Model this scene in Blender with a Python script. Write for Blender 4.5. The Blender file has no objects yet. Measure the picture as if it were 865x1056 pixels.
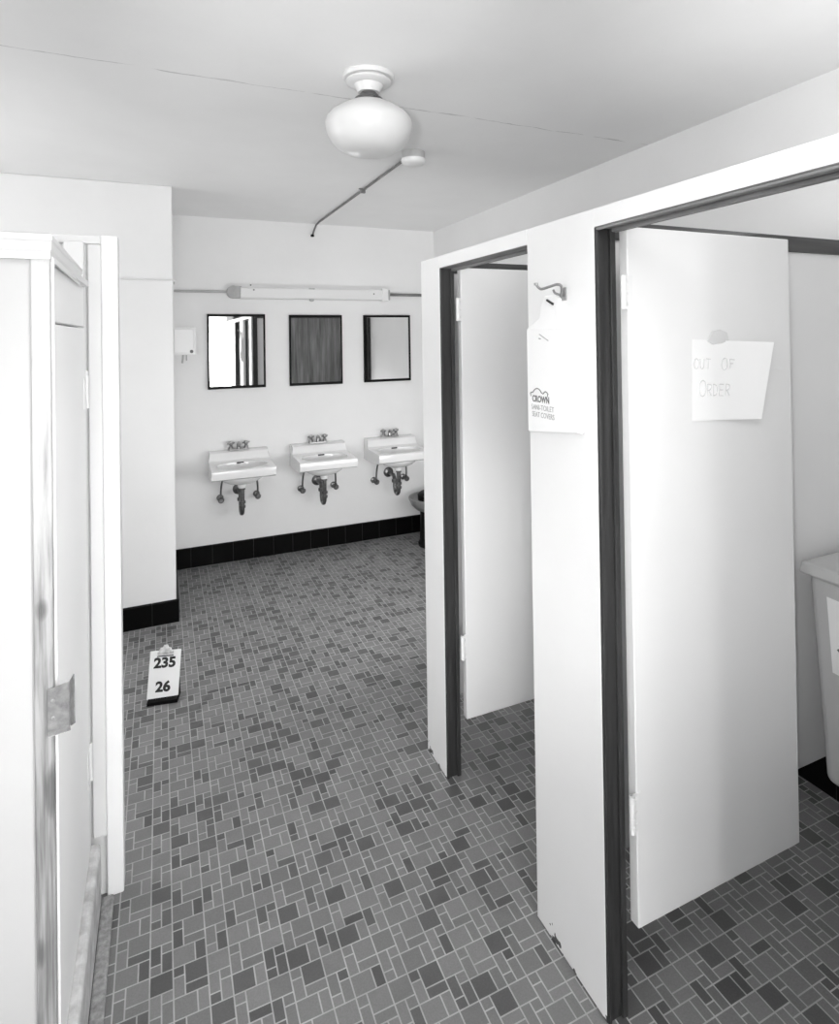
import bpy, bmesh, math, random
from mathutils import Vector, Matrix
random.seed(7)
S = bpy.context.scene
COL = S.collection
PI = math.pi
H = 1.58                                   # eye height of the camera
YB, XR, ZC = 4.643, 2.067, 2.462           # back wall, right wall, ceiling
XS, ZT = 0.914, 1.874                      # face and top of the stall front
YR = -5.0                                  # wall behind the camera
XP, YP = 0.065, 3.79                       # corner of the wall that juts out at the left

# ------------------------------------------------------------------ materials
def lin(s):
    return s / 12.92 if s <= 0.04045 else ((s + 0.055) / 1.055) ** 2.4

def mat(name, v, rough=0.5, metal=0.0, bump=0.0, bscale=60, var=0.0, vscale=3, spec=0.5, stretch=None, coat=0.0):
    """v = linear grey; var = slow variation of the colour; bump = surface grain"""
    m = bpy.data.materials.new(name); m.use_nodes = True
    nt = m.node_tree; b = nt.nodes['Principled BSDF']
    b.inputs['Base Color'].default_value = (v, v, v, 1)
    b.inputs['Roughness'].default_value = rough
    b.inputs['Metallic'].default_value = metal
    b.inputs['Specular IOR Level'].default_value = spec
    b.inputs['Coat Weight'].default_value = coat
    if var or bump:
        tc = nt.nodes.new('ShaderNodeTexCoord'); mp = nt.nodes.new('ShaderNodeMapping')
        nt.links.new(tc.outputs['Object'], mp.inputs['Vector'])
        if stretch: mp.inputs['Scale'].default_value = stretch
        if var:
            n = nt.nodes.new('ShaderNodeTexNoise'); n.inputs['Scale'].default_value = vscale
            n.inputs['Detail'].default_value = 6; n.inputs['Roughness'].default_value = 0.6
            r = nt.nodes.new('ShaderNodeValToRGB')
            lo, hi = max(0, v * (1 - var)), min(1, v * (1 + var * .6))
            r.color_ramp.elements[0].position = 0.3; r.color_ramp.elements[0].color = (lo, lo, lo, 1)
            r.color_ramp.elements[1].position = 0.7; r.color_ramp.elements[1].color = (hi, hi, hi, 1)
            nt.links.new(mp.outputs[0], n.inputs['Vector']); nt.links.new(n.outputs['Fac'], r.inputs['Fac'])
            nt.links.new(r.outputs['Color'], b.inputs['Base Color'])
        if bump:
            n2 = nt.nodes.new('ShaderNodeTexNoise'); n2.inputs['Scale'].default_value = bscale
            n2.inputs['Detail'].default_value = 4
            bp = nt.nodes.new('ShaderNodeBump'); bp.inputs['Strength'].default_value = bump
            bp.inputs['Distance'].default_value = 0.004
            nt.links.new(mp.outputs[0], n2.inputs['Vector']); nt.links.new(n2.outputs['Fac'], bp.inputs['Height'])
            nt.links.new(bp.outputs['Normal'], b.inputs['Normal'])
    return m

def ramp_math(nt, op, a, b=None):
    n = nt.nodes.new('ShaderNodeMath'); n.operation = op
    for i, x in enumerate((a, b)):
        if x is None: continue
        if isinstance(x, (int, float)): n.inputs[i].default_value = x
        else: nt.links.new(x, n.inputs[i])
    return n.outputs[0]

def mix_to(nt, fac, a, b):
    n = nt.nodes.new('ShaderNodeMix'); n.data_type = 'RGBA'
    nt.links.new(fac, n.inputs['Factor'])
    for key, x in (('A', a), ('B', b)):
        s = [i for i in n.inputs if i.name == key and i.type == 'RGBA'][0]
        if isinstance(x, (int, float)): s.default_value = (x, x, x, 1)
        else: nt.links.new(x, s)
    return [o for o in n.outputs if o.type == 'RGBA'][0]

M = {}
M['wall'] = mat('wall_paint', 0.82, 0.55, bump=0.10, bscale=45, var=0.03, vscale=2.0)
M['stall'] = mat('stall_enamel', 0.81, 0.38, bump=0.05, bscale=30, var=0.02, vscale=3)
M['door'] = mat('stall_door_enamel', 0.79, 0.34, bump=0.05, bscale=25, var=0.02, vscale=3)
M['trimwhite'] = mat('white_woodwork_paint', 0.78, 0.4, bump=0.08, bscale=40, var=0.03, vscale=5)
M['white_dimmed'] = mat('white_paint_light_dimmed', 0.46, 0.5, bump=0.06, bscale=30, var=0.03, vscale=4)  # cupboard white, darkened in the colour to offset strong lamp light
M['white_lifted'] = mat('white_paint_light_lifted', 0.92, 0.4, bump=0.06, bscale=30, var=0.02, vscale=4)  # same white, lightened in the colour where little lamp light falls
M['darkwood'] = mat('dark_stained_wood', 0.030, 0.6, bump=0.3, bscale=18, var=0.55, vscale=9, stretch=(6, 6, .35))
M['headwood'] = mat('weathered_header_wood', 0.24, 0.55, bump=0.3, bscale=18, var=0.5, vscale=9, stretch=(6, .4, 6))
M['raildark'] = mat('dark_rail_wood', 0.07, 0.5, bump=0.2, bscale=18, var=0.4, vscale=9, stretch=(.4, 6, 6))
M['boardwood'] = mat('grained_wood_door', 0.30, 0.5, bump=0.2, bscale=14, var=0.6, vscale=6, stretch=(5, 5, .3))
M['blacktile'] = mat('black_glazed_tile', 0.003, 0.3, bump=0.06, bscale=12, var=0.3, spec=0.10)
M['tilegrout'] = mat('base_tile_joint', 0.035, 0.8)
M['black'] = mat('black_painted_board', 0.004, 0.7, var=.2, spec=.1)
M['porcelain'] = mat('white_porcelain', 0.80, 0.12, coat=0.3)
M['chrome'] = mat('aged_chrome', 0.36, 0.28, metal=1.0, bump=.1, bscale=60)
M['brightclip'] = mat('bright_clip_metal', 0.75, 0.3, metal=.7, bump=.2, bscale=120, var=.4, vscale=60)
M['pipe'] = mat('tarnished_pipe', 0.20, 0.32, metal=0.9, var=.5, vscale=25)
M['blackslot'] = mat('dark_slot', 0.03, 0.6)
M['mirror'] = mat('mirror_glass', 0.86, 0.015, metal=1.0)
M['frame'] = mat('black_mirror_frame', 0.004, 0.45, spec=.12)
M['white_metal'] = mat('white_enamelled_metal', 0.80, 0.35, bump=.03, var=.02)
M['conduit'] = mat('painted_conduit', 0.45, 0.45, var=.15, vscale=8)
M['conduit_dark'] = mat('bare_metal_conduit', 0.20, 0.4, metal=.3, var=.3, vscale=10)
M['conduit_white'] = mat('white_painted_conduit', 0.84, 0.5, var=.05)
M['opal'] = mat('opal_glass', 0.60, 0.28, coat=0.1)
M['glaze'] = mat('white_glazed_canopy', 0.64, 0.35, coat=.1)
M['fitter'] = mat('brass_fitter', 0.16, 0.35, metal=.8, var=.3, vscale=40)
M['paper'] = mat('white_paper', 0.86, 0.75, bump=.08, bscale=15)
M['signpaper'] = mat('sign_paper', 0.86, 0.75, bump=.1, bscale=12)
M['ink'] = mat('black_ink', 0.02, 0.7)
M['inkgrey'] = mat('grey_printing', 0.16, 0.7)
M['inkpale'] = mat('pale_printing', 0.36, 0.7)
M['pencil'] = mat('pale_marker', 0.60, 0.7)
M['tape'] = mat('yellowed_tape', 0.68, 0.25, bump=.3, bscale=60)
M['binplastic'] = mat('grey_bin_plastic', 0.52, 0.45, bump=.05, bscale=90, var=.04)
M['dark_plastic'] = mat('dark_plastic', 0.005, 0.5, spec=.15)
M['urn'] = mat('grey_urn_metal', 0.28, 0.35, metal=.3)
M['steel'] = mat('scuffed_steel', 0.42, 0.35, metal=.75, var=.45, vscale=40, bump=.1)
M['hookmetal'] = mat('dull_hook_metal', 0.34, 0.4, metal=.6, var=.3, vscale=30)
M['mortar'] = mat('rough_mortar', 0.33, 0.9, bump=.8, bscale=70, var=.45, vscale=60)
M['sill'] = mat('worn_sill_paint', 0.62, 0.6, bump=.3, bscale=40, var=.35, vscale=22)
M['clipboard'] = mat('clipboard_board', 0.85, 0.6)

def ceiling_material():
    """white paint with one long hairline crack along a board joint"""
    m = mat('ceiling_paint', 0.84, 0.6, bump=0.10, bscale=30, var=0.04, vscale=1.5)
    nt = m.node_tree; b = nt.nodes['Principled BSDF']
    tc = nt.nodes.new('ShaderNodeTexCoord'); sp = nt.nodes.new('ShaderNodeSeparateXYZ')
    nt.links.new(tc.outputs['Object'], sp.inputs[0])
    n = nt.nodes.new('ShaderNodeTexNoise'); n.noise_dimensions = '1D'; n.inputs['Scale'].default_value = 5; n.inputs['Detail'].default_value = 5
    nt.links.new(sp.outputs['X'], n.inputs['W'])
    wob = ramp_math(nt, 'MULTIPLY', ramp_math(nt, 'SUBTRACT', n.outputs['Fac'], 0.5), 0.035)
    d = ramp_math(nt, 'ABSOLUTE', ramp_math(nt, 'SUBTRACT', ramp_math(nt, 'SUBTRACT', sp.outputs['Y'], 2.175), wob))
    n2 = nt.nodes.new('ShaderNodeTexNoise'); n2.noise_dimensions = '1D'; n2.inputs['Scale'].default_value = 7.3; n2.inputs['Detail'].default_value = 3
    nt.links.new(sp.outputs['X'], n2.inputs['W'])
    w = ramp_math(nt, 'MULTIPLY', ramp_math(nt, 'MAXIMUM', ramp_math(nt, 'SUBTRACT', n2.outputs['Fac'], 0.36), 0.0), 0.016)
    on = ramp_math(nt, 'LESS_THAN', d, w)
    old = b.inputs['Base Color'].links[0].from_socket
    nt.links.new(mix_to(nt, ramp_math(nt, 'MULTIPLY', on, .5), old, 0.30), b.inputs['Base Color'])
    return m
M['ceiling'] = ceiling_material()

def floor_tile_material():
    m = mat('floor_tile', 0.2, 0.42, bump=0.12, bscale=220)
    nt = m.node_tree; b = nt.nodes['Principled BSDF']
    a = nt.nodes.new('ShaderNodeAttribute'); a.attribute_name = 'tone'
    n = nt.nodes.new('ShaderNodeTexNoise'); n.inputs['Scale'].default_value = 260; n.inputs['Detail'].default_value = 3
    tc = nt.nodes.new('ShaderNodeTexCoord'); nt.links.new(tc.outputs['Object'], n.inputs['Vector'])
    k = ramp_math(nt, 'ADD', ramp_math(nt, 'MULTIPLY', n.outputs['Fac'], 0.5), 0.75)
    v = ramp_math(nt, 'MULTIPLY', a.outputs['Fac'], k)
    nt.links.new(v, b.inputs['Base Color'])
    return m
M['tile'] = floor_tile_material()
M['grout'] = mat('floor_grout', 0.50, 0.85, bump=.2, bscale=150, var=.25, vscale=12)

def worn_post_material():
    """white paint worn through to bare knotty wood on the lower two thirds of the post"""
    m = mat('worn_painted_post', 0.80, 0.55, bump=.25, bscale=30, stretch=(6, 6, .5))
    nt = m.node_tree; b = nt.nodes['Principled BSDF']
    tc = nt.nodes.new('ShaderNodeTexCoord'); sp = nt.nodes.new('ShaderNodeSeparateXYZ')
    nt.links.new(tc.outputs['Object'], sp.inputs[0])
    mp = nt.nodes.new('ShaderNodeMapping'); mp.inputs['Scale'].default_value = (30, 30, 3)
    nt.links.new(tc.outputs['Object'], mp.inputs['Vector'])
    n = nt.nodes.new('ShaderNodeTexNoise'); n.inputs['Scale'].default_value = 2.5; n.inputs['Detail'].default_value = 7
    nt.links.new(mp.outputs[0], n.inputs['Vector'])
    edge = ramp_math(nt, 'ADD', ramp_math(nt, 'MULTIPLY', ramp_math(nt, 'SUBTRACT', 1.52, sp.outputs['Z']), 2.2),
                     ramp_math(nt, 'MULTIPLY', ramp_math(nt, 'SUBTRACT', n.outputs['Fac'], .5), 2.2))
    fac = nt.nodes.new('ShaderNodeClamp'); nt.links.new(edge, fac.inputs[0])
    g = nt.nodes.new('ShaderNodeTexNoise'); g.inputs['Scale'].default_value = 4; g.inputs['Detail'].default_value = 6
    mp2 = nt.nodes.new('ShaderNodeMapping'); mp2.inputs['Scale'].default_value = (28, 28, 1.2)
    nt.links.new(tc.outputs['Object'], mp2.inputs['Vector']); nt.links.new(mp2.outputs[0], g.inputs['Vector'])
    r = nt.nodes.new('ShaderNodeValToRGB')
    r.color_ramp.elements[0].position = .3; r.color_ramp.elements[0].color = (.10, .10, .10, 1)
    r.color_ramp.elements[1].position = .62; r.color_ramp.elements[1].color = (.34, .34, .34, 1)
    nt.links.new(g.outputs['Fac'], r.inputs['Fac'])
    wood = r.outputs['Color']
    for kx, kz, rx, rz in ((.306, 1.115, .010, .020), (.318, .80, .009, .045), (.300, .52, .008, .03)):   # knots
        dx = ramp_math(nt, 'DIVIDE', ramp_math(nt, 'SUBTRACT', sp.outputs['X'], kx), rx)
        dz = ramp_math(nt, 'DIVIDE', ramp_math(nt, 'SUBTRACT', sp.outputs['Z'], kz), rz)
        d2 = ramp_math(nt, 'ADD', ramp_math(nt, 'MULTIPLY', dx, dx), ramp_math(nt, 'MULTIPLY', dz, dz))
        d2 = ramp_math(nt, 'ADD', d2, ramp_math(nt, 'MULTIPLY', ramp_math(nt, 'SUBTRACT', n.outputs['Fac'], .5), 3.0))
        c = nt.nodes.new('ShaderNodeClamp'); nt.links.new(ramp_math(nt, 'SUBTRACT', 1.2, d2), c.inputs[0])
        wood = mix_to(nt, ramp_math(nt, 'MULTIPLY', c.outputs[0], .65), wood, .05)
    nt.links.new(mix_to(nt, fac.outputs[0], 0.52, wood), b.inputs['Base Color'])  # remaining white paint dimmed in the colour against strong lamp light
    return m
M['wornpost'] = worn_post_material()

def chipped_panel_material():
    """stall enamel with dark chips where the panel meets the floor"""
    m = mat('chipped_stall_enamel', 0.81, 0.38, bump=0.05, bscale=30, var=0.02, vscale=3)
    nt = m.node_tree; b = nt.nodes['Principled BSDF']
    tc = nt.nodes.new('ShaderNodeTexCoord'); sp = nt.nodes.new('ShaderNodeSeparateXYZ')
    nt.links.new(tc.outputs['Object'], sp.inputs[0])
    n = nt.nodes.new('ShaderNodeTexNoise'); n.inputs['Scale'].default_value = 22; n.inputs['Detail'].default_value = 6
    nt.links.new(tc.outputs['Object'], n.inputs['Vector'])
    t = ramp_math(nt, 'ADD', ramp_math(nt, 'MULTIPLY', sp.outputs['Z'], -6.0), n.outputs['Fac'])
    on = ramp_math(nt, 'GREATER_THAN', t, 0.47)
    old = b.inputs['Base Color'].links[0].from_socket
    nt.links.new(mix_to(nt, on, old, 0.06), b.inputs['Base Color'])
    return m
M['chipped'] = chipped_panel_material()

# ------------------------------------------------------------------ mesh helpers
def box(bm, x0, x1, y0, y1, z0, z1):
    v = [bm.verts.new(p) for p in ((x0,y0,z0),(x1,y0,z0),(x1,y1,z0),(x0,y1,z0),(x0,y0,z1),(x1,y0,z1),(x1,y1,z1),(x0,y1,z1))]
    for f in ((3,2,1,0),(4,5,6,7),(0,1,5,4),(1,2,6,5),(2,3,7,6),(3,0,4,7)):
        bm.faces.new([v[i] for i in f])
    return v

def lathe(bm, prof, c, seg=40, axis='z'):
    """prof = [(radius, height)], revolved about an axis through c"""
    rings = []
    for r, h in prof:
        ring = []
        for i in range(seg):
            a = 2 * PI * i / seg
            p = (r*math.cos(a), r*math.sin(a), h)
            if axis == 'y': p = (p[0], h, p[1])
            if axis == 'x': p = (h, p[0], p[1])
            ring.append(bm.verts.new((c[0]+p[0], c[1]+p[1], c[2]+p[2])))
        rings.append(ring)
    for a, b in zip(rings, rings[1:]):
        for i in range(seg):
            j = (i+1) % seg
            bm.faces.new((a[i], a[j], b[j], b[i]))
    bm.faces.new(rings[0][::-1]); bm.faces.new(rings[-1])

def smooth_path(pts, n=6):
    P = [Vector(p) for p in pts]
    if len(P) < 3: return P
    out = []
    for i in range(len(P)-1):
        p0, p1, p2, p3 = P[max(i-1,0)], P[i], P[i+1], P[min(i+2, len(P)-1)]
        for k in range(n):
            t = k/n
            out.append(.5*((2*p1)+(p2-p0)*t+(2*p0-5*p1+4*p2-p3)*t*t+(3*p1-p0-3*p2+p3)*t**3))
    return out + [P[-1]]

def tube(bm, pts, r, seg=12, smooth=0):
    P = smooth_path(pts, smooth) if smooth else [Vector(p) for p in pts]
    rr = r if isinstance(r, (list, tuple)) else [r]*len(P)
    T = []
    for i in range(len(P)):
        d = P[min(i+1, len(P)-1)] - P[max(i-1, 0)]
        T.append(d.normalized())
    up = Vector((0,0,1)) if abs(T[0].z) < .9 else Vector((1,0,0))
    u = T[0].cross(up).normalized(); rings = []
    for p, t, ra in zip(P, T, rr):
        u = (u - t*u.dot(t)).normalized(); w = t.cross(u)
        rings.append([bm.verts.new(p + ra*(math.cos(2*PI*k/seg)*u + math.sin(2*PI*k/seg)*w)) for k in range(seg)])
    for a, b in zip(rings, rings[1:]):
        for k in range(seg):
            j = (k+1) % seg
            bm.faces.new((a[k], a[j], b[j], b[k]))
    bm.faces.new(rings[0][::-1]); bm.faces.new(rings[-1])

def prism(bm, poly, axis, a, b):
    """extrude a 2-D outline along an axis; poly = the two other coordinates in xyz order"""
    def pt(q, t):
        return {'x': (t, q[0], q[1]), 'y': (q[0], t, q[1]), 'z': (q[0], q[1], t)}[axis]
    A = [bm.verts.new(pt(q, a)) for q in poly]; B = [bm.verts.new(pt(q, b)) for q in poly]
    n = len(poly)
    for i in range(n):
        j = (i+1) % n
        bm.faces.new((A[i], A[j], B[j], B[i]))
    bm.faces.new(A[::-1]); bm.faces.new(B)

def obj(name, bm, m, parent=None, root=None, bevel=0, smooth=None, segs=2):
    """link a bmesh as ONE mesh object; its coordinates are given in the room and moved into the thing's own frame"""
    bmesh.ops.recalc_face_normals(bm, faces=bm.faces[:])
    r = root
    if r is None and parent is not None:
        r = parent
        while r.parent is not None: r = r.parent
    if r is not None: bmesh.ops.translate(bm, verts=bm.verts[:], vec=-Vector(r.location))
    me = bpy.data.meshes.new(name); bm.to_mesh(me); bm.free()
    for k in (m if isinstance(m, (list, tuple)) else [m]): me.materials.append(k)
    o = bpy.data.objects.new(name, me); COL.objects.link(o)
    if parent is not None: o.parent = parent
    if smooth is not None:
        for p in me.polygons: p.use_smooth = True
        me.set_sharp_from_angle(angle=math.radians(smooth))
    if bevel:
        b = o.modifiers.new('edge', 'BEVEL'); b.width = bevel; b.segments = segs; b.limit_method = 'ANGLE'
        b.angle_limit = math.radians(40)
    return o

def BM(): return bmesh.new()
def bx(name, m, parent, *dims, bevel=0.002, **k):
    bm = BM(); box(bm, *dims); return obj(name, bm, m, parent, bevel=bevel, **k)

def thing(name, label, cat, loc, group=None):
    o = bpy.data.objects.new(name, None); COL.objects.link(o); o.location = loc; o.empty_display_size = .05
    tag(o, label, cat, group); return o
def tag(o, label, cat, group=None):
    o['label'] = label; o['category'] = cat
    if group: o['group'] = group
    return o
def struct(name, bm, m, **k):
    o = obj(name, bm, m, **k); o['kind'] = 'structure'; return o
def dup(root, loc, label):
    r = root.copy(); COL.objects.link(r); r.location = loc; r['label'] = label
    for ch in list(root.children):
        c = ch.copy(); COL.objects.link(c); c.parent = r
        for g in list(ch.children):
            d = g.copy(); COL.objects.link(d); d.parent = c
    return r

def boolean(bmA, bmB, op='DIFFERENCE'):
    obs = []
    for b in (bmA, bmB):
        bmesh.ops.recalc_face_normals(b, faces=b.faces[:])
        me = bpy.data.meshes.new('tmp'); b.to_mesh(me); b.free()
        o = bpy.data.objects.new('tmp', me); COL.objects.link(o); obs.append(o)
    md = obs[0].modifiers.new('b', 'BOOLEAN'); md.object = obs[1]; md.operation = op; md.solver = 'EXACT'
    dg = bpy.context.evaluated_depsgraph_get()
    me = bpy.data.meshes.new_from_object(obs[0].evaluated_get(dg))
    out = BM(); out.from_mesh(me)
    for o in obs:
        d = o.data; bpy.data.objects.remove(o); bpy.data.meshes.remove(d)
    bpy.data.meshes.remove(me)
    return out

FACE_Y = Matrix(((1,0,0),(0,0,-1),(0,1,0)))        # lettering on a face that looks towards the camera along the room
FACE_X = Matrix(((0,0,-1),(-1,0,0),(0,1,0)))       # lettering on a face that looks left across the room
def text_bm(body, size, origin, R3, extrude=.0006, bold=0.0, align='LEFT', sx=1.0):
    c = bpy.data.curves.new('t', 'FONT'); c.body = body; c.size = size; c.extrude = extrude; c.offset = bold
    c.align_x = align; c.resolution_u = 3
    o = bpy.data.objects.new('t', c); COL.objects.link(o)
    dg = bpy.context.evaluated_depsgraph_get()
    me = bpy.data.meshes.new_from_object(o.evaluated_get(dg))
    bm = BM(); bm.from_mesh(me)
    bpy.data.objects.remove(o); bpy.data.curves.remove(c); bpy.data.meshes.remove(me)
    for v in bm.verts:
        v.co = R3 @ Vector((v.co.x*sx, v.co.y, v.co.z)) + Vector(origin)
    return bm

# ------------------------------------------------------------------ the room
def make_floor():
    U5 = 0.1321; u = U5/5; x0, y0 = -0.0409, 1.7034
    g = 0.0017                                     # half a joint
    bm = BM(); tone = bm.faces.layers.float.new('tone')
    box(bm, -1.62, XR+.05, YR-.02, YB+.05, -.12, 0.0)
    for f in bm.faces: f.material_index = 0
    #      (col, row down, width, height)
    pat = ((0,0,2,2),(0,2,1,2),(0,4,1,1),(1,2,1,1),(1,3,1,2),(2,0,1,1),(2,1,1,2),(3,0,2,2),(3,2,2,1),(2,3,2,2),(4,3,1,2))
    rnd = random.Random(3)
    i0, i1 = int((-1.6-x0)/U5)-1, int((XR-x0)/U5)+1
    j0, j1 = int((y0-YB)/U5)-1, int((y0-YR)/U5)+1
    for i in range(i0, i1+1):
        for j in range(j0, j1+1):
            for c, r, w, h in pat:
                xa, xb = x0+i*U5+c*u+g, x0+i*U5+(c+w)*u-g
                yb, ya = y0-j*U5-r*u-g, y0-j*U5-(r+h)*u+g
                xa, xb = max(xa, -1.6), min(xb, XR); ya, yb = max(ya, YR), min(yb, YB)
                if xb-xa < .004 or yb-ya < .004: continue
                q = rnd.random()
                t = .098*(1+.16*rnd.uniform(-1,1)) if q < .29 else .192*(1+.14*rnd.uniform(-1,1))
                v = [bm.verts.new(p) for p in ((xa,ya,.0009),(xb,ya,.0009),(xb,yb,.0009),(xa,yb,.0009))]
                f = bm.faces.new(v); f.material_index = 1; f[tone] = t
    me = bpy.data.meshes.new('floor'); bm.to_mesh(me); bm.free()
    me.materials.append(M['grout']); me.materials.append(M['tile'])
    o = bpy.data.objects.new('floor', me); COL.objects.link(o); o['kind'] = 'structure'
make_floor()

def wall(name, *d, m='wall'):
    bm = BM(); box(bm, *d); return struct(name, bm, M[m])
wall('ceiling', -1.7, XR+.1, YR-.1, YB+.1, ZC, ZC+.1, m='ceiling')
wall('wall_back', XP, XR, YB, YB+.1, 0, ZC)
wall('wall_right', XR, XR+.1, YR, YB+.1, 0, ZC)
bm = BM(); box(bm, -1.7, XP, YP, YB+.1, 0, ZC)
struct('wall_left', bm, M['wall'], bevel=.006)
wall('wall_right_entry', XS, XS+.1, YR, -.63, 0, ZC)
wall('wall_front', -1.6, XR, YR-.1, YR, 0, ZC)
wall('wall_left_entry', -1.7, -1.6, YR-.1, YP, 0, ZC)

def tile_base(name, runs, h, th):
    """rows of black base tiles with pale joints, rounded top edge; runs = (axis, fixed coordinate, side, joints)"""
    bm = BM()
    for axis, f, s, joints in runs:
        for a, b in zip(joints, joints[1:]):
            ga, gb = a+.0012, b-.0012
            q = [(0,0),(th,0),(th,h-.006),(th-.006,h),(0,h)]
            if axis == 'x': prism(bm, [(f+s*p, z) for p, z in q], 'x', ga, gb)
            else: prism(bm, [(f+s*p, z) for p, z in q], 'y', ga, gb)
    for fc in bm.faces: fc.material_index = 0
    for axis, f, s, joints in runs:
        a, b = joints[0], joints[-1]; t = (th-.0015)
        lo, hi = min(f, f+s*t), max(f, f+s*t)
        n0 = len(bm.faces)
        if axis == 'x': box(bm, a, b, lo, hi, 0, h-.004)
        else: box(bm, lo, hi, a, b, 0, h-.004)
        bm.faces.ensure_lookup_table()
        for k in range(n0, len(bm.faces)): bm.faces[k].material_index = 1
    return struct(name, bm, [M['blacktile'], M['tilegrout']])
def prism_fix(): pass
jb = [.067, .175, .316, .455, .596, .738, .878, 1.011, 1.145, 1.28, 1.415, 1.555, 1.695, 1.835, 1.975, XR]
tile_base('baseboard_back', [('x', YB, -1, jb)], .138, .014)
jl = [-1.55, -1.40, -1.25, -1.10, -.95, -.80, -.65, -.50, -.355, -.207, -.059, XP+.014]
tile_base('baseboard_left', [('x', YP, -1, jl), ('y', XP, 1, [YP, 3.94, 4.09, 4.24, 4.39, 4.54, YB-.015])], .125, .014)
tile_base('baseboard_right', [('y', XR, -1, [-.01, .14, .29, .44, .59, .74, .89, 1.04, 1.19, 1.34, 1.49, 1.64, 1.79, 1.94, 2.09, 2.24, 2.39, 2.54, 2.69, 2.84, 2.99, 3.14, 3.29, 3.44, 3.59, 3.74, 3.89, 4.04, 4.19, 4.34, 4.49, YB-.015])], .138, .014)

# entry door behind the camera (seen only in the left-hand mirror) and a dark doorway on the right wall (right-hand mirror)
bm = BM(); box(bm, .35, 1.28, YR+.001, YR+.04, 0, 2.03)
d1 = struct('door_1', bm, M['trimwhite'], bevel=.003)
bm = BM(); box(bm, .25, 1.40, YR+.001, YR+.06, 2.035, 2.14)
struct('trim_1', bm, M['raildark'], bevel=.003)
bm = BM(); box(bm, XR-.022, XR-.001, 2.60, 2.86, 0.14, 2.02)
struct('door_2', bm, M['black'], bevel=.002)
bm = BM(); box(bm, XR-.03, XR-.001, 2.862, 2.91, 0.14, 2.05)
struct('trim_2', bm, M['darkwood'], bevel=.003)

# ------------------------------------------------------------------ toilet stalls
def hinge(parent, z0, z1, x0, x1, y0, y1):
    bm = BM()
    box(bm, x0, x1, y0-.002, y0+.002, z0, z1)                 # leaf screwed on the door
    tube(bm, [(x0, y0-.004, z0), (x0, y0-.004, z1)], .007, 12)  # barrel
    n = 5
    for k in range(1, n):
        z = z0+(z1-z0)*k/n
        tube(bm, [(x0, y0-.004, z-.0015), (x0, y0-.004, z+.0015)], .0078, 12)
    for k in range(3):
        z = z0+(z1-z0)*(k+.5)/3
        lathe(bm, [(.004, 0), (.003, -.0015)], ((x0+x1)/2, y0-.002, z), 10, 'y')
    obj('hinge', bm, M['trimwhite'], parent, smooth=40)

def jamb(parent, y0, y1, z1, name='door_jamb', stop=-1):
    bm = BM(); box(bm, XS+.001, XS+.057, y0, y1, 0, z1)
    # rounded edge strip and door stop along the post
    ys = y0-.006 if stop < 0 else y1
    box(bm, XS+.002, XS+.010, ys, ys+.006, .0, z1)
    box(bm, XS+.040, XS+.055, ys-.002 if stop < 0 else ys, ys+.006 if stop < 0 else ys+.008, .0, z1)
    return obj(name, bm, M['darkwood'], parent, bevel=.002)

def stall_door(parent, y, x0, x1, z0, z1, hz, wz):
    bm = BM(); box(bm, x0, x1, y, y+.028, z0, z1)
    d = obj('stall_door', bm, M['door'], parent, bevel=.003, segs=3)
    for a, b in (hz, wz): hinge(d, a, b, XS+.058, x0+.012, y, y)
    return d

# --- near stall: wide panel with the hook, frame, open door, dividing partition with dark rail
near = thing('toilet_stall', 'near toilet stall in white panels, its open door carrying a handwritten paper sign', 'toilet stall', (XS+.015, 1.28, 0), 'toilet stalls')
bx('front_panel', M['chipped'], near, XS, XS+.03, 1.139, 1.424, 0.004, ZT, bevel=.0015)
bx('header_panel', M['stall'], near, XS, XS+.03, .53, 1.1392, 1.831, ZT, bevel=.0015)
bx('front_panel', M['stall'], near, XS, XS+.03, -.62, .528, 0.004, ZT, bevel=.0015)
jamb(near, 1.137, 1.172, 1.831)
jamb(near, .495, .530, 1.831, stop=1)
bm = BM(); box(bm, XS+.001, XS+.064, .53, 1.137, 1.829, 1.868); box(bm, XS+.044, XS+.062, .53, 1.137, 1.821, 1.829)
box(bm, XS+.002, XS+.010, .53, 1.137, 1.823, 1.829)
obj('door_header', bm, M['headwood'], near, bevel=.002)
stall_door(near, 1.112, XS+.074, 1.548, .207, 1.833, (1.640, 1.718), (.436, .520))
bx('dividing_panel', M['stall'], near, XS+.031, XR-.016, 1.262, 1.288, .245, 1.832, bevel=.002)
bx('dividing_panel', M['stall'], near, XS+.031, XR-.016, .462, .488, .245, 1.832, bevel=.002)
bx('top_rail', M['raildark'], near, XS+.031, XR-.004, .452, .498, 1.828, 1.876, bevel=.003)
bx('top_rail', M['raildark'], near, XS+.031, XR-.004, 1.252, 1.296, 1.828, 1.876, bevel=.003)

# --- far stall
far = thing('toilet_stall', 'far toilet stall next to the sinks, with a plain blank white door standing open', 'toilet stall', (XS+.015, 2.09, 0), 'toilet stalls')
bx('front_panel', M['chipped'], far, XS, XS+.03, 2.0065, 2.176, 0.004, ZT, bevel=.0015)
bx('header_panel', M['stall'], far, XS, XS+.03, 1.4255, 2.0066, 1.831, ZT, bevel=.0015)
jamb(far, 2.005, 2.040, 1.831)
jamb(near, 1.384, 1.4150, 1.831, stop=1)
bm = BM(); box(bm, XS+.001, XS+.064, 1.427, 2.005, 1.829, 1.868); box(bm, XS+.044, XS+.062, 1.427, 2.005, 1.821, 1.829)
obj('door_header', bm, M['headwood'], far, bevel=.002)
stall_door(far, 1.980, XS+.072, 1.538, .205, 1.832, (1.640, 1.722), (.425, .510))
bx('end_panel', M['stall'], far, XS+.031, 1.30, 2.140, 2.172, .20, 1.830, bevel=.002)
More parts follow.
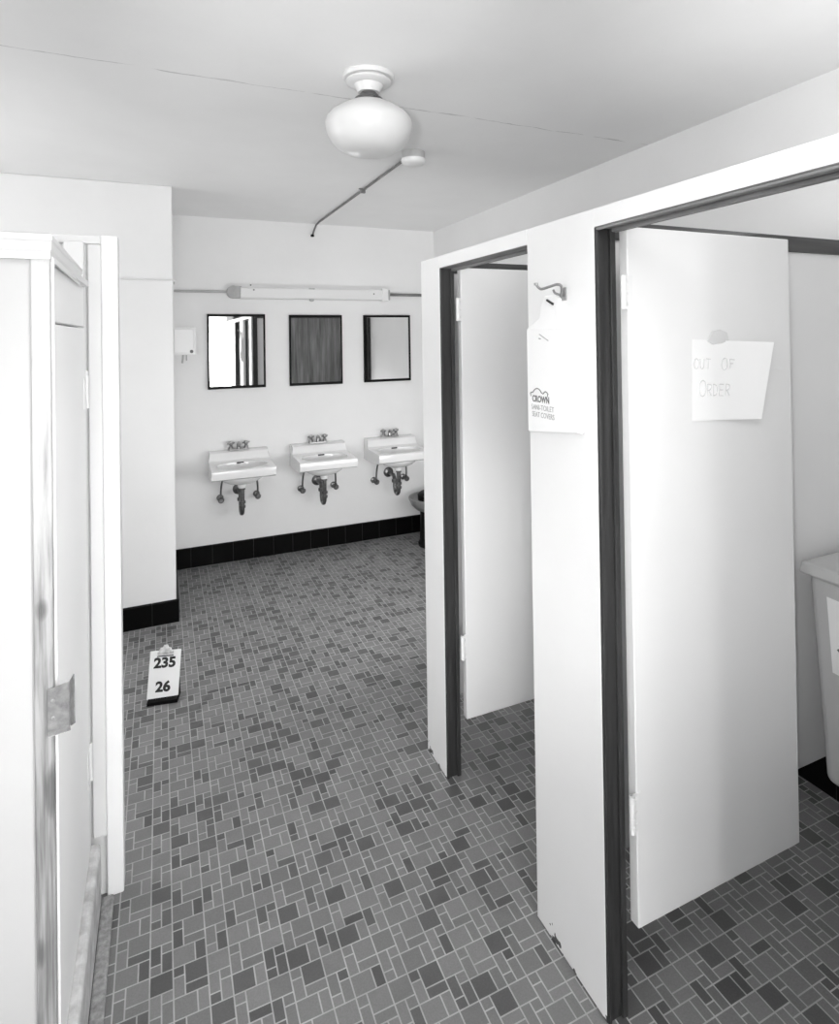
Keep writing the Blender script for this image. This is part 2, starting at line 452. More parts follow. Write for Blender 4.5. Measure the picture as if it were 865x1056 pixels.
bx('end_post', M['darkwood'], far, XS+.016, XS+.066, 2.170, 2.190, 0, 1.85, bevel=.002)
bx('wood_board', M['boardwood'], far, 1.302, XR-.004, 2.140, 2.176, .20, 1.830, bevel=.002)
bx('top_rail', M['raildark'], far, XS+.031, XR-.004, 2.132, 2.180, 1.828, 1.874, bevel=.003)

# --- coat hook on the near panel
hk = BM()
tube(hk, [(.906,1.262,1.679),(.899,1.247,1.689),(.893,1.240,1.702),(.885,1.246,1.7065),(.880,1.270,1.703),(.873,1.296,1.699),(.869,1.306,1.705),(.868,1.312,1.712)], .0034, 10, smooth=5)
tube(hk, [(.905,1.258,1.682),(.897,1.262,1.684),(.893,1.268,1.688),(.893,1.273,1.695)], .0030, 10, smooth=5)
box(hk, XS-.004, XS-.0003, 1.246, 1.266, 1.668, 1.700)
lathe(hk, [(.0055,-.003),(.0055,.003)], (.868, 1.312, 1.7125), 12, 'z')
tag(obj('coat_hook', hk, M['hookmetal'], smooth=50), 'bent metal coat hook screwed to the white stall panel above the paper bag', 'hook')

# --- paper seat-cover packet hanging on the panel
pk = thing('seat_cover_packet', 'white printed paper packet of toilet seat covers hanging below the coat hook', 'packet', (XS-.006, 1.29, 1.32))
bm = BM()
outline = [(1.408,1.322),(1.186,1.346),(1.180,1.352),(1.190,1.603),(1.262,1.618),(1.268,1.640),(1.262,1.672),(1.280,1.684),(1.325,1.684),(1.345,1.655),(1.350,1.628),(1.408,1.603)]
prism(bm, outline, 'x', XS-.013, XS-.001)
obj('paper_pouch', bm, M['paper'], pk, bevel=.003)
bm = BM(); prism(bm, [(1.406,1.325),(1.189,1.349),(1.193,1.600),(1.406,1.600)], 'x', XS-.0165, XS-.0132)
pouch_front = obj('front_sheet', bm, M['paper'], pk, bevel=.0012)
bm = BM(); tube(bm, [(XS-.0145,1.311,1.672),(XS-.0145,1.284,1.660)], .0032, 8)
obj('slot', bm, M['blackslot'], pk)
bm = BM(); tube(bm, [(XS-.0168,1.345,1.585),(XS-.0168,1.305,1.568)], .0011, 6); tube(bm, [(XS-.0168,1.347,1.574),(XS-.0168,1.339,1.573)], .0018, 6)
obj('flap_crease', bm, M['inkpale'], pk)
xf = XS-.0172
bm = BM()
arch = [(1.391,1.426),(1.388,1.431),(1.379,1.432),(1.371,1.439),(1.359,1.443),(1.347,1.440),(1.339,1.433),(1.331,1.431),(1.323,1.437),(1.314,1.435),(1.309,1.430)]
tube(bm, [(xf, y, z) for y, z in arch], .0013, 6, smooth=4)
tube(bm, [(xf,1.391,1.426),(xf,1.389,1.420)], .0009, 6); tube(bm, [(xf,1.311,1.430),(xf,1.313,1.424)], .0009, 6)
obj('emblem', bm, M['inkgrey'], pk)
obj('lettering', text_bm('CROWN', .0235, (xf+.0004, 1.3835, 1.4075), FACE_X, .0004, .0006, sx=.85), M['inkgrey'], pk)
obj('lettering', text_bm('SANI-TOILET', .0195, (xf+.0004, 1.388, 1.3870), FACE_X, .0004, .0, sx=.92), M['inkpale'], pk)
obj('lettering', text_bm('SEAT COVERS', .0195, (xf+.0004, 1.385, 1.3680), FACE_X, .0004, .0, sx=.84), M['inkpale'], pk)

# --- handwritten sign taped to the near door
sg = thing('paper_sign', 'handwritten OUT OF ORDER paper sheet taped to the open near stall door', 'sign', (1.33, 1.110, 1.36))
def sign_pt(s, t):
    """s across, t down the sheet; the right edge curls off the door, most at the upper corner"""
    tl, tr, br, bl = Vector((1.185,1.1095,1.567)), Vector((1.437,1.077,1.556)), Vector((1.403,1.091,1.359)), Vector((1.180,1.1095,1.366))
    p = (tl*(1-s)+tr*s)*(1-t) + (bl*(1-s)+br*s)*t
    d = (tr.y*(1-t)+br.y*t) - 1.1095
    p.y = 1.1095 + d*(max(0, s-.2)/.8)**2.2
    return p
bm = BM(); n, k = 40, 6
gv = [[bm.verts.new(sign_pt(i/n, j/k)) for i in range(n+1)] for j in range(k+1)]
for j in range(k):
    for i in range(n): bm.faces.new((gv[j][i], gv[j+1][i], gv[j+1][i+1], gv[j][i+1]))
so = obj('paper_sheet', bm, M['signpaper'], sg)
md = so.modifiers.new('thick', 'SOLIDIFY'); md.thickness = .0006; md.offset = 0
STROKES = {'O': [[(.5,1),(.15,.85),(0,.5),(.15,.12),(.5,0),(.85,.15),(1,.5),(.85,.88),(.5,1)]], 'U': [[(0,1),(.05,.3),(.4,0),(.8,.2),(.9,1)]],
           'T': [[(0,1),(1,.97)],[(.5,.98),(.48,0)]], 'F': [[(0,1),(.05,0)],[(0,1),(.9,.95)],[(.03,.5),(.7,.52)]],
           'R': [[(0,1),(.04,0)],[(0,1),(.7,.95),(.8,.7),(.5,.5),(.03,.48)],[(.3,.48),(.9,0)]], 'D': [[(0,1),(.04,0)],[(0,1),(.7,.85),(.9,.5),(.7,.12),(.04,0)]],
           'E': [[(0,1),(.05,0),(.9,0)],[(0,1),(.9,.98)],[(.02,.5),(.75,.5)]]}
bm = BM()
def write(word, s0, t0, w, h, gap):
    s = s0
    for ch in word:
        if ch == ' ': s += w; continue
        big = 1.0
        for st in STROKES[ch]:
            pts = [sign_pt(s+w*a, t0+h*(1-b)) + Vector((0,-.0008,0)) for a, b in st]
            tube(bm, pts, .0011, 6, smooth=3 if len(pts) > 3 else 0)
        s += w+gap
write('OUT', .025, .235, .060, .125, .022); obj('handwriting', bm, M['pencil'], sg); bm = BM()
write('O', .405, .22, .075, .15, .02); write('F', .51, .235, .065, .11, .02); obj('handwriting', bm, M['pencil'], sg); bm = BM()
write('O', .10, .50, .097, .20, .02); write('RDER', .215, .55, .066, .145, .020); obj('handwriting', bm, M['pencil'], sg)
bm = BM(); prism(bm, [(1.234,1.562),(1.250,1.585),(1.280,1.590),(1.303,1.582),(1.308,1.562),(1.286,1.556),(1.255,1.553)], 'y', 1.1068, 1.1085)
obj('tape', bm, M['tape'], sg)

# --- grey bin inside the near stall
bn = thing('waste_bin', 'grey plastic waste bin with a white label, behind the out-of-order stall door', 'bin', (1.88, .99, 0))
def frustum(bm, a, za, b, zb):
    A = [bm.verts.new((x, y, za)) for x, y in ((a[0],a[2]),(a[1],a[2]),(a[1],a[3]),(a[0],a[3]))]
    B = [bm.verts.new((x, y, zb)) for x, y in ((b[0],b[2]),(b[1],b[2]),(b[1],b[3]),(b[0],b[3]))]
    for i in range(4):
        j = (i+1) % 4; bm.faces.new((A[i], A[j], B[j], B[i]))
    bm.faces.new(A[::-1]); bm.faces.new(B)
bm = BM(); frustum(bm, (1.738, 2.00, .80, 1.170), .275, (1.724, 2.045, .76, 1.202), .875)
obj('bin_body', bm, M['binplastic'], bn, bevel=.025, segs=4)
bm = BM(); frustum(bm, (1.712, 2.058, .745, 1.222), .868, (1.720, 2.052, .752, 1.216), .902)
obj('lid', bm, M['binplastic'], bn, bevel=.008, segs=3)
bm = BM(); frustum(bm, (1.80, 1.99, .82, 1.15), 0, (1.79, 1.99, .82, 1.15), .29)
obj('base', bm, M['dark_plastic'], bn, bevel=.04, segs=4)
def binface(y, z, out=.0):
    k = (z-.275)/(.875-.275); return (1.738+(1.724-1.738)*k-out, y, z)
bm = BM()
q = [binface(1.142,.822,.0005), binface(.93,.815,.0005), binface(.93,.60,.0005), binface(1.132,.61,.0005)]
q2 = [(p[0]-.0012, p[1], p[2]) for p in q]
A = [bm.verts.new(p) for p in q]; B = [bm.verts.new(p) for p in q2]
for i in range(4): bm.faces.new((A[i], A[(i+1)%4], B[(i+1)%4], B[i]))
bm.faces.new(A[::-1]); bm.faces.new(B)
lb = obj('label_sticker', bm, M['paper'], bn)
bm = BM(); tube(bm, [binface(1.085,.66,.002), binface(1.115,.682,.002), binface(1.085,.705,.002)], .0022, 6)
obj('printed_arrow', bm, M['ink'], lb)

# ------------------------------------------------------------------ sinks
def make_sink(cx, label):
    t = thing('sink', label, 'sink', (cx, YB, .60), 'wall-hung sinks')
    w = .205
    def y(d): return YB-d
    # body: side profile swept across, bowl cut out of it
    prof = [(y(.001),.640),(y(.001),.800),(y(.075),.800),(y(.092),.792),(y(.100),.775),(y(.110),.742),(y(.130),.731),(y(.375),.727),(y(.388),.720),(y(.392),.698),(y(.388),.668),(y(.372),.658),(y(.20),.640)]
    a = BM(); prism(a, prof, 'x', cx-w, cx+w)
    # the ledge is a little shorter than the basin: shave its ends to the rounded shoulders
    for v in a.verts:
        if v.co.z > .76: v.co.x = cx + (v.co.x-cx)*.965
    cut = BM(); bmesh.ops.create_uvsphere(cut, u_segments=40, v_segments=20, radius=1)
    for v in cut.verts:
        v.co = Vector((cx + .165*math.copysign(abs(v.co.x)**.85, v.co.x), y(.252) + .112*math.copysign(abs(v.co.y)**.85, v.co.y), (.734 + .095*v.co.z)))
    body = boolean(a, cut)
    bm2 = BM(); bmesh.ops.create_uvsphere(bm2, u_segments=36, v_segments=18, radius=1)
    for v in bm2.verts:
        v.co = Vector((cx+.15*v.co.x, y(.235)+.115*v.co.y, .668+.075*v.co.z))
    bmesh.ops.delete(bm2, geom=[v for v in bm2.verts if v.co.z > .668], context='VERTS')
    me = bpy.data.meshes.new('tmp'); bm2.to_mesh(me); bm2.free(); body.from_mesh(me); bpy.data.meshes.remove(me)
    lathe(body, [(.034,.612),(.030,.585),(.026,.570)], (cx, y(.235), 0), 20)
    basin = obj('basin', body, M['porcelain'], t, smooth=35, bevel=.007, segs=3)
    bm = BM(); box(bm, cx-.024, cx+.024, y(.152), y(.144), .722, .732)
    obj('overflow_slot', bm, M['blackslot'], t, bevel=.003)
    bm = BM(); lathe(bm, [(.022,.650),(.022,.655),(.012,.657)], (cx, y(.25), 0), 20); obj('drain', bm, M['chrome'], t, smooth=40)
    # faucet set on the ledge
    bm = BM(); box(bm, cx-.068, cx+.068, y(.070), y(.022), .801, .811)
    tube(bm, [(cx,y(.045),.806),(cx,y(.045),.840),(cx,y(.060),.850),(cx,y(.095),.845),(cx,y(.125),.833)], [.014,.013,.012,.010,.009], 12)
    f = obj('faucet', bm, M['chrome'], t, bevel=.002, smooth=40)
    for s in (-1, 1):
        bm = BM(); lathe(bm, [(.017,.806),(.015,.822),(.009,.832),(.013,.838),(.015,.850),(.013,.858),(.006,.862)], (cx+s*.052, y(.045), 0), 16)
        for a in range(4):
            an = a*PI/2+.4
            tube(bm, [(cx+s*.052, y(.045), .848), (cx+s*.052+.026*math.cos(an), y(.045)+.026*math.sin(an), .850)], .0055, 8)
        obj('faucet_handle', bm, M['chrome'], f, smooth=40)
    # trap
    bm = BM(); yt = y(.235)
    tube(bm, [(cx,yt,.59),(cx,yt,.43),(cx,yt+.006,.405),(cx,yt+.024,.388),(cx,yt+.045,.382),(cx,yt+.066,.388),(cx,yt+.082,.405),(cx,yt+.088,.43),(cx,yt+.088,.475),(cx,yt+.095,.497),(cx,yt+.115,.51),(cx,YB-.002,.512)], .0148, 14)
    for z, r in ((.578,.024),(.565,.021),(.470,.023),(.440,.022)):
        lathe(bm, [(r,z-.008),(r,z+.008)], (cx, yt, 0), 14)
    lathe(bm, [(.024,.462),(.024,.482)], (cx, yt+.088, 0), 14)
    lathe(bm, [(.040,-.001),(.038,-.010),(.020,-.022)], (cx, YB, .512), 20, 'y')
    obj('drain_trap', bm, M['pipe'], t, smooth=40)
    for s in (-1, 1):
        xv = cx+s*.125
        bm = BM()
        tube(bm, [(cx+s*.085,y(.10),.655),(cx+s*.108,y(.095),.625),(cx+s*.120,y(.082),.575),(xv,y(.075),.52),(xv,y(.07),.475)], .0065, 10, smooth=4)
        tube(bm, [(xv,y(.002),.462),(xv,y(.078),.462)], .010, 12)
        lathe(bm, [(.024,-.001),(.022,-.007),(.011,-.013)], (xv, YB, .462), 16, 'y')
        tube(bm, [(xv,y(.07),.448),(xv,y(.07),.486)], .011, 12)
        lathe(bm, [(.019,-.078),(.021,-.088),(.015,-.098)], (xv, YB, .462), 14, 'y')
        obj('supply_valve', bm, M['pipe'], t, smooth=40)
    return t
SX = (.497, 1.068, 1.642)
s1 = make_sink(SX[0], 'white wall-hung sink below the mirror reflecting bright stripes, farthest from the stalls')
dup(s1, (SX[1], YB, .60), 'white wall-hung sink between the other two, below the mirror reflecting dark wood')
dup(s1, (SX[2], YB, .60), 'white wall-hung sink next to the stalls, its end cut off by the stall panel')

# ------------------------------------------------------------------ mirrors
def mirror(x0, x1, z0, z1, label):
    t = thing('wall_mirror', label, 'mirror', ((x0+x1)/2, YB, z0), 'black-framed wall mirrors')
    fw, d = .0135, .018
    bm = BM()
    box(bm, x0, x1, YB-d, YB-.001, z0, z0+fw+.006); box(bm, x0, x1, YB-d, YB-.001, z1-fw-.004, z1)
    box(bm, x0, x0+fw, YB-d, YB-.001, z0+fw, z1-fw); box(bm, x1-fw, x1, YB-d, YB-.001, z0+fw, z1-fw)
    obj('mirror_frame', bm, M['frame'], t, bevel=.002)
    bm = BM(); box(bm, x0+fw*.6, x1-fw*.6, YB-.010, YB-.0015, z0+fw*.6, z1-fw*.6)
    obj('mirror_glass', bm, M['mirror'], t)
    return t
mirror(.298, .697, 1.236, 1.771, 'black-framed mirror reflecting bright white stripes, above the sink farthest from the stalls')
mirror(.871, 1.275, 1.235, 1.766, 'black-framed mirror filled with reflected dark wood, the middle of three')
mirror(1.449, 1.842, 1.237, 1.766, 'black-framed mirror reflecting a black strip and pale wall, closest to the stalls')

# ------------------------------------------------------------------ fixture and conduits on the back wall
ft = thing('strip_light', 'long white strip light fixture fixed on the back wall above the three mirrors', 'light', (1.05, YB, 1.92))
bm = BM(); prism(bm, [(YB-.001,1.880),(YB-.060,1.885),(YB-.066,1.893),(YB-.066,1.955),(YB-.060,1.963),(YB-.001,1.968)], 'x', .522, 1.590)
obj('housing', bm, M['white_metal'], ft, bevel=.003)
bm = BM(); lathe(bm, [(.046,-.001),(.046,-.045),(.040,-.050)], (.475, YB, 1.930), 28, 'y')
tube(bm, [(.475,YB-.05,1.930),(.475,YB-.062,1.930)], .009, 12)
box(bm, .488, .530, YB-.052, YB-.002, 1.885, 1.972)
jb_o = obj('junction_box', bm, M['conduit'], ft, bevel=.002, smooth=40); jb_o['label'] = 'round grey metal junction box'
bm = BM(); box(bm, 1.588, 1.640, YB-.072, YB-.001, 1.874, 1.974)
ec = obj('end_cap', bm, M['white_metal'], ft, bevel=.006)
bm = BM(); box(bm, 1.635, 1.655, YB-.066, YB-.001, 1.884, 1.964); obj('end_collar', bm, M['conduit'], ft, bevel=.004)
bm = BM(); lathe(bm, [(.020,1.884),(.018,1.872),(.008,1.866)], (1.035, YB-.045, 0), 20)
obj('boss', bm, M['conduit'], ft, smooth=40)
bm = BM(); box(bm, 1.01, 1.055, YB-.0685, YB-.0655, 1.957, 1.964); obj('clip', bm, M['inkpale'], ft, bevel=.001)
for x, z in ((.60,1.985),(.613,1.945),(1.52,1.93)):
    bm = BM(); lathe(bm, [(.006,0),(.005,-.003)], (x, YB-.0665 if z < 1.97 else YB-.0005, z), 10, 'y')
    obj('screw', bm, M['inkgrey'], ft)

bm = BM()
tube(bm, [(XP+.020,YB-.012,1.932),(.440,YB-.012,1.932)], .009, 10)
tag(obj('conduit', bm, M['conduit'], smooth=60), 'thin grey conduit on the back wall running from the corner into the junction box', 'pipe')
bm = BM(); tube(bm, [(1.654,YB-.014,1.930),(XR-.004,YB-.014,1.930)], .0115, 10)
tag(obj('conduit', bm, M['conduit_dark'], smooth=60), 'grey conduit on the back wall running from the strip light towards the stalls', 'pipe')
bm = BM(); tube(bm, [(-1.55,YP-.008,1.945),(XP+.004,YP-.008,1.926),(XP+.010,YP+.006,1.926),(XP+.010,YP+.20,1.926)], .0045, 8)
tag(obj('conduit', bm, M['conduit_white'], smooth=60), 'thin white painted conduit crossing the jutting left wall above eye height', 'pipe')

# dispenser on the side of the jutting wall
dp = thing('dispenser', 'small white metal dispenser box on the side of the jutting left wall', 'dispenser', (XP, 4.32, 1.49))
bx('dispenser_box', M['white_metal'], dp, XP+.0005, .205, 4.24, 4.40, 1.493, 1.672, bevel=.005, segs=3)
bx('cover', M['white_metal'], dp, .075, .192, 4.231, 4.241, 1.505, 1.660, bevel=.003)
bm = BM(); lathe(bm, [(.011,4.232),(.009,4.226)], (.178, 0, 1.515), 14, 'y')
lk = obj('lock', bm, M['inkgrey'], dp)
bm = BM(); tube(bm, [(.130,4.30,1.495),(.127,4.295,1.462),(.124,4.29,1.440)], .006, 8); tube(bm, [(.15,4.31,1.495),(.15,4.308,1.455)], .004, 8)
obj('nozzle', bm, M['conduit'], dp)

# ------------------------------------------------------------------ ceiling lamp, detector and conduit
L = (.641, 1.956)
lp = thing('ceiling_lamp', 'white schoolhouse globe lamp hanging below a white canopy on the ceiling', 'lamp', (L[0], L[1], ZC))
bm = BM(); lathe(bm, [(.086,2.4615),(.087,2.454),(.082,2.447),(.069,2.447),(.075,2.442),(.075,2.436),(.064,2.429),(.048,2.428),(.045,2.420),(.039,2.411),(.036,2.403)], (L[0], L[1], 0), 48)
obj('canopy', bm, M['glaze'], lp, smooth=50)
bm = BM(); lathe(bm, [(.026,2.404),(.027,2.398),(.032,2.396),(.033,2.390),(.045,2.384),(.050,2.378),(.050,2.372)], (L[0], L[1], 0), 40)
for a in range(3):
    an = a*2*PI/3+.6
    tube(bm, [(L[0]+.045*math.cos(an), L[1]+.045*math.sin(an), 2.378), (L[0]+.062*math.cos(an), L[1]+.062*math.sin(an), 2.378)], .003, 8)
obj('fitter', bm, M['fitter'], lp, smooth=40)
bm = BM()
lathe(bm, [(.046,2.380),(.048,2.373),(.070,2.364),(.100,2.349),(.127,2.330),(.141,2.313),(.1455,2.299),(.1445,2.284),(.138,2.261),(.127,2.240),(.110,2.221),(.086,2.206),(.052,2.197),(.018,2.195)], (L[0], L[1], 0), 64)
gl = obj('globe', bm, M['opal'], lp, smooth=70)

sd = thing('smoke_detector', 'round white smoke detector on the ceiling beyond the globe lamp', 'detector', (1.095, 2.68, ZC))
bm = BM(); lathe(bm, [(.053,2.4615),(.053,2.424)], (1.095, 2.68, 0), 40); obj('detector_base', bm, M['conduit'], sd, smooth=40)
bm = BM(); lathe(bm, [(.058,2.426),(.058,2.414),(.050,2.404),(.020,2.400)], (1.095, 2.68, 0), 40); obj('detector_cover', bm, M['white_metal'], sd, smooth=50)
bm = BM(); tube(bm, [(1.092,2.73,2.453),(1.078,4.50,2.453),(1.074,4.58,2.445),(1.068,4.612,2.42),(1.054,4.625,2.372)], .0072, 10)
cd = obj('conduit', bm, M['conduit_dark'], smooth=60)
tag(cd, 'thin metal conduit on the ceiling running from the smoke detector to the back wall', 'pipe')
bm = BM(); lathe(bm, [(.012,2.447),(.014,2.449),(.012,2.451)], (1.0855,3.45,0), 10); box(bm, 1.062, 1.109, 3.44, 3.46, 2.4585, 2.4615); box(bm, 1.071, 1.100, 3.442, 3.458, 2.436, 2.4615)
obj('strap', bm, M['conduit_dark'], cd)
bm = BM(); lathe(bm, [(.013,2.376),(.013,2.362)], (1.0535, 4.6255, 0), 12); ct = obj('end_stub', bm, M['black'], cd)

# ------------------------------------------------------------------ urn-topped bin by the stall end
ub = thing('ash_urn', 'round dark bin with a flared grey bowl top, half hidden behind the stall end', 'bin', (1.890, 4.30, 0))
bm = BM(); lathe(bm, [(.125,0.001),(.128,.02),(.115,.04),(.110,.25),(.115,.27)], (1.890, 4.30, 0), 36); obj('bin_body', bm, M['dark_plastic'], ub, smooth=40)
bm = BM(); lathe(bm, [(.10,.262),(.145,.280),(.180,.315),(.197,.355),(.197,.366),(.178,.368),(.165,.350),(.06,.335)], (1.890, 4.30, 0), 40); obj('bowl', bm, M['urn'], ub, smooth=40)
bm = BM(); lathe(bm, [(.125,.34),(.128,.385),(.110,.400),(.04,.405)], (1.890, 4.30, 0), 36); obj('lid', bm, M['dark_plastic'], ub, smooth=40)

# ------------------------------------------------------------------ clipboard standing on the floor
cb = thing('clipboard', 'white clipboard with the numbers 235 and 26 propped upright on the tiled floor', 'clipboard', (-.010, 2.975, .0))
CW, CH = .128, .194
def local(name, bm, m, parent, **k):
    k['root'] = bpy.data.objects.get('none'); 
    bmesh.ops.recalc_face_normals(bm, faces=bm.faces[:])
    me = bpy.data.meshes.new(name); bm.to_mesh(me); bm.free(); me.materials.append(m)
    o = bpy.data.objects.new(name, me); COL.objects.link(o); o.parent = parent
    if k.get('bevel'):
        b = o.modifiers.new('edge', 'BEVEL'); b.width = k['bevel']; b.segments = 3; b.limit_method = 'ANGLE'
    return o
LEAN = Matrix.Translation((0, 0, .013)) @ Matrix.Rotation(math.radians(2.4), 4, 'Y') @ Matrix.Rotation(math.radians(-14), 4, 'X')
def leaned(bm): bm.transform(LEAN); return bm
bm = BM(); box(bm, -CW/2, CW/2, 0, .004, 0, CH); 
bd = local('board', leaned(bm), M['clipboard'], cb, bevel=.0016)
bm = BM(); box(bm, -CW/2+.002, CW/2-.002, -.0012, .0, .002, CH-.004); local('paper_sheet', leaned(bm), M['paper'], cb)
bm = text_bm('235', .056, (0, -.0015, .126), FACE_Y, .0005, .0024, 'CENTER', sx=1.08); local('numerals', leaned(bm), M['ink'], cb)
bm = text_bm('26', .056, (-.001, -.0015, .030), FACE_Y, .0005, .0024, 'CENTER', sx=1.08); local('numerals', leaned(bm), M['ink'], cb)
bm = BM(); box(bm, -.034, .034, -.0050, -.0015, CH-.022, CH-.004)
prism(bm, [(-.030,CH-.008),(-.022,CH+.012),(-.012,CH+.014),(-.008,CH+.024),(.008,CH+.024),(.012,CH+.014),(.022,CH+.012),(.030,CH-.008)], 'y', -.012, -.004)
tube(bm, [(-.034,-.006,CH-.008),(.034,-.006,CH-.008)], .004, 10)
cl = local('metal_clip', leaned(bm), M['brightclip'], cb, bevel=.0012)
bm = BM(); box(bm, -.034, .034, -.0056, -.0049, CH-.024, CH-.020); local('clip_edge', leaned(bm), M['ink'], cl)
bm = BM(); prism(bm, [(-.026,.0),(-.026,.014),(.004,.018),(.030,.100),(.055,.0)], 'x', -CW/2+.006, CW/2+.002)
bm.transform(Matrix.Translation((0,0,.0012)))
local('prop_block', bm, M['black'], cb, bevel=.001)
cb.rotation_euler = (0, 0, math.radians(-11))

# ------------------------------------------------------------------ cupboard at the left edge
XC, Y1, Y2 = -.190, 1.27, 1.965
cp = thing('cupboard', 'tall white wooden cupboard with a worn corner post and metal pull, beside the doorway', 'cupboard', (-.5, 1.6, 0))
bx('side_panel', M['white_dimmed'], cp, -.85, -.206, Y1+.006, Y1+.030, 0.001, 1.735, bevel=.001)
bx('corner_post', M['wornpost'], cp, -.2065, -.1775, Y1, Y1+.050, 0.001, 1.735, bevel=.0025)
bx('edge_strip', M['trimwhite'], cp, -.180, -.1735, Y1+.018, Y1+.030, .16, 1.735, bevel=.001)
bx('header_board', M['white_lifted'], cp, -.215, XC-.003, Y1+.05, Y2, 1.624, 1.735, bevel=.0015)
bx('back_panel', M['trimwhite'], cp, -.85, XC-.03, Y2-.02, Y2, .001, 1.735, bevel=.001)
bx('hinge_post', M['trimwhite'], cp, -.24, XC-.002, Y2-.02, Y2+.02, .001, 1.86, bevel=.0015)
cdr = bx('cupboard_door', M['white_lifted'], cp, -.212, XC, Y1+.058, Y2-.024, .178, 1.618, bevel=.002)
def cup_hinge(z0, z1):
    bm = BM(); tube(bm, [(XC+.003, Y2-.022, z0), (XC+.003, Y2-.022, z1)], .0055, 10); box(bm, XC-.0005, XC+.0015, Y2-.06, Y2-.022, z0, z1)
    tube(bm, [(XC+.003, Y2-.022, z1), (XC+.003, Y2-.022, z1+.012)], .004, 8)
    obj('hinge', bm, M['trimwhite'], cdr, smooth=40)
cup_hinge(1.40, 1.49); cup_hinge(.38, .47)
# crown moulding wraps the corner: side run and front run
prof = [(0,1.728),(.006,1.728),(.008,1.738),(.016,1.744),(.020,1.756),(.026,1.760),(.026,1.768),(0,1.768)]
bm = BM()
def sweep(bm, prof):
    rows = []
    for px_, pz in prof:
        rows.append([(-.85, Y1-px_, pz), (-.1775+px_*.3, Y1-px_, pz), (-.1775+px_*.3-.012, Y2-.14, pz)])
    V = [[bm.verts.new(p) for p in r] for r in rows]
    n = len(V)
    for i in range(n):
        j = (i+1) % n
        for k in range(2): bm.faces.new((V[i][k], V[i][k+1], V[j][k+1], V[j][k]))
    bm.faces.new([V[i][0] for i in range(n)]); bm.faces.new([V[i][2] for i in range(n)][::-1])
sweep(bm, prof)
obj('crown_moulding', bm, M['trimwhite'], cp)
bx('top_board', M['trimwhite'], cp, -.85, -.182, Y1+.004, Y2-.002, 1.7355, 1.752, bevel=.001)
bx('sill', M['sill'], cp, -.230, -.168, Y1+.052, Y2+.03, .001, .172, bevel=.012, segs=4)
bx('mortar_strip', M['mortar'], cp, -.168, -.136, Y1+.06, Y2+.03, .0005, .014, bevel=.006)
# bent metal pull on the corner post
bm = BM()
def plate(bm, quad, th, nrm):
    A = [bm.verts.new(Vector(p)) for p in quad]; B = [bm.verts.new(Vector(p)+Vector(nrm)*th) for p in quad]
    for i in range(4): bm.faces.new((A[i], A[(i+1)%4], B[(i+1)%4], B[i]))
    bm.faces.new(A[::-1]); bm.faces.new(B)
yp = Y1-.003
plate(bm, [(-.186,yp,.975),(-.152,yp-.004,.985),(-.152,yp-.004,.905),(-.186,yp,.902)], .002, (0,-1,0))
plate(bm, [(-.152,yp-.004,.986),(-.1445,yp-.022,1.004),(-.1435,yp-.022,.918),(-.152,yp-.004,.905)], .002, (1,0,0))
plate(bm, [(-.186,yp-.002,.905),(-.152,yp-.006,.908),(-.150,yp-.014,.904),(-.184,yp-.012,.899)], .0015, (0,0,-1))
for z in (.925, .955): lathe(bm, [(.004,0),(.003,-.002)], (-.178, yp-.0025, z), 10, 'y')
pl = obj('pull_handle', bm, M['steel'], cp, bevel=.0008); pl['label'] = 'bent steel pull plate'

# ------------------------------------------------------------------ low partition with an end post beyond the cupboard
lpn = thing('partition', 'white painted partition end with a square post, between the cupboard and the clipboard', 'partition', (-.4, 2.03, 0))
bx('partition_panel', M['trimwhite'], lpn, -1.55, -.152, 2.018, 2.052, .001, 1.862, bevel=.001)
bx('end_post', M['white_lifted'], lpn, -.1545, -.1115, 2.000, 2.070, .001, 1.888, bevel=.004, segs=3)
bx('post_stop', M['trimwhite'], lpn, -.189, -.154, 2.006, 2.020, .173, 1.862, bevel=.003)
bx('top_rail', M['trimwhite'], lpn, -1.55, -.1546, 2.000, 2.060, 1.862, 1.887, bevel=.003)

# ------------------------------------------------------------------ camera
cam = bpy.data.cameras.new('camera'); co = bpy.data.objects.new('camera', cam); COL.objects.link(co)
yaw, pitch, roll = 4.31009219e-01, 7.82241215e-03, -1.46382342e-02
f, cx, cy = 6.30983255e+02, 4.55982046e+02, 3.43257150e+02
fw = Vector((math.sin(yaw)*math.cos(pitch), math.cos(yaw)*math.cos(pitch), math.sin(pitch)))
r0 = Vector((math.cos(yaw), -math.sin(yaw), 0)); u0 = r0.cross(fw)
r = r0*math.cos(roll)+u0*math.sin(roll); u = -r0*math.sin(roll)+u0*math.cos(roll)
co.matrix_world = Matrix(((r.x,u.x,-fw.x,0),(r.y,u.y,-fw.y,0),(r.z,u.z,-fw.z,H),(0,0,0,1)))
cam.sensor_fit = 'VERTICAL'; cam.sensor_height = 36; cam.lens = f/1056*36
cam.shift_x = -(cx-432.5)/1056; cam.shift_y = (cy-528)/1056
cam.clip_start = .02
S.camera = co

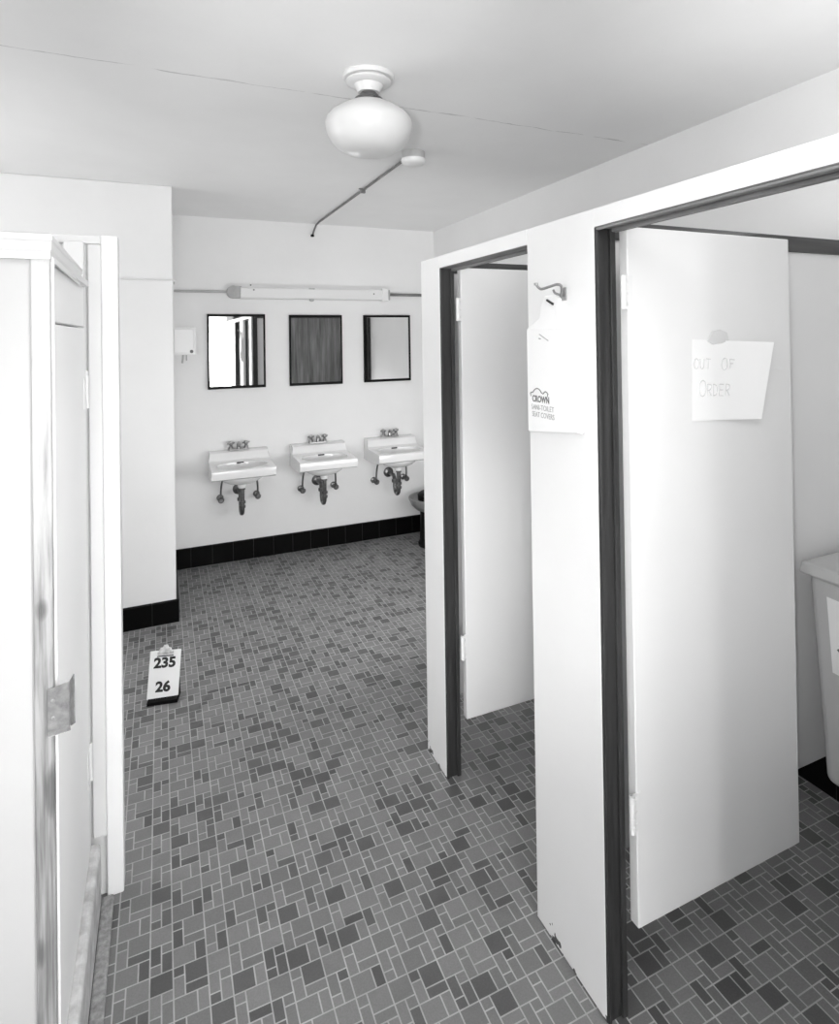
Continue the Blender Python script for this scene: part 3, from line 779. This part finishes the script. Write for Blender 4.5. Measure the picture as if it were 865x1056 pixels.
# ------------------------------------------------------------------ light
def area(name, loc, target, size, power, size_y=None, spread=PI):
    l = bpy.data.lights.new(name, 'AREA'); l.energy = power; l.size = size; l.spread = spread
    if size_y: l.shape = 'RECTANGLE'; l.size_y = size_y
    o = bpy.data.objects.new(name, l); COL.objects.link(o); o.location = loc
    o.rotation_euler = (Vector(target)-Vector(loc)).to_track_quat('-Z', 'Y').to_euler()
    return o
def spot(name, loc, target, power, radius, angle, blend):
    l = bpy.data.lights.new(name, 'SPOT'); l.energy = power; l.shadow_soft_size = radius; l.spot_size = angle; l.spot_blend = blend
    o = bpy.data.objects.new(name, l); COL.objects.link(o); o.location = loc
    o.rotation_euler = (Vector(target)-Vector(loc)).to_track_quat('-Z', 'Y').to_euler()
    return o
spot('flash_lamp', (-.27, -.3, 1.50), (1.10, 2.9, .85), 26, .05, math.radians(70), 1.0)
spot('upper_flash', (-.27, -.2, 1.55), (.75, 2.5, 2.40), 120, .04, math.radians(40), 1.0)
spot('far_fill_spot', (-.15, -.3, 1.10), (.98, 2.15, .70), 92, .15, math.radians(30), 1.0)  # added spot to lift the far stall, no real source there
spot('door_flash', (-.27, -.12, 1.56), (1.66, 1.2, 1.2), 48, .04, math.radians(50), 1.0)
area('fill_lamp', (.80, .05, 1.3), (-.25, 1.5, .9), .5, 6.5, .8, spread=math.radians(85))
area('side_fill', (-1.55, -.2, 1.15), (.9, 1.4, 1.0), 1.6, 14, 1.8)
area('overhead_fill', (.4, .35, 2.44), (.4, .6, 0), 1.0, 17)  # added fill above the view, stands for no real lamp
area('entry_fill', (-1.2, -3.2, 1.6), (.9, -3.8, 1.5), 1.4, 130)  # added lamp brightening the entry that the left mirror reflects
area('rear_fill', (-.3, -4.7, 1.1), (.6, 3, .9), 1.6, 20, 1.8)  # added low fill from behind the camera, no window there
area('ceiling_bounce_fill', (.1, -.5, 1.55), (.4, 1.2, 2.46), .7, 3.5)  # added upward fill to brighten the ceiling
area('recess_fill', (-1.5, 2.95, 1.5), (.9, 2.6, 1.3), 1.2, 15, 1.4)  # added fill hidden beyond the partition, no window known there
area('washroom_fill', (1.45, 2.75, .80), (.9, 4.6, .9), 1.1, 11, .45)
area('near_stall_fill', (1.5, .86, 1.89), (1.45, .9, 2.46), 1.0, 3.4, .7)  # added unseen fill over the near stall, not a lamp of the stall
w = bpy.data.worlds.new('world'); S.world = w; w.use_nodes = True
w.node_tree.nodes['Background'].inputs[0].default_value = (.8, .8, .8, 1); w.node_tree.nodes['Background'].inputs[1].default_value = .3

S.view_settings.view_transform = 'Standard'; S.view_settings.look = 'None'
S.view_settings.gamma = 1; S.view_settings.use_curve_mapping = False
S.view_settings.exposure = 0.06
S.cycles.max_bounces = 12; S.cycles.diffuse_bounces = 8; S.cycles.glossy_bounces = 6
S.cycles.use_denoising = True
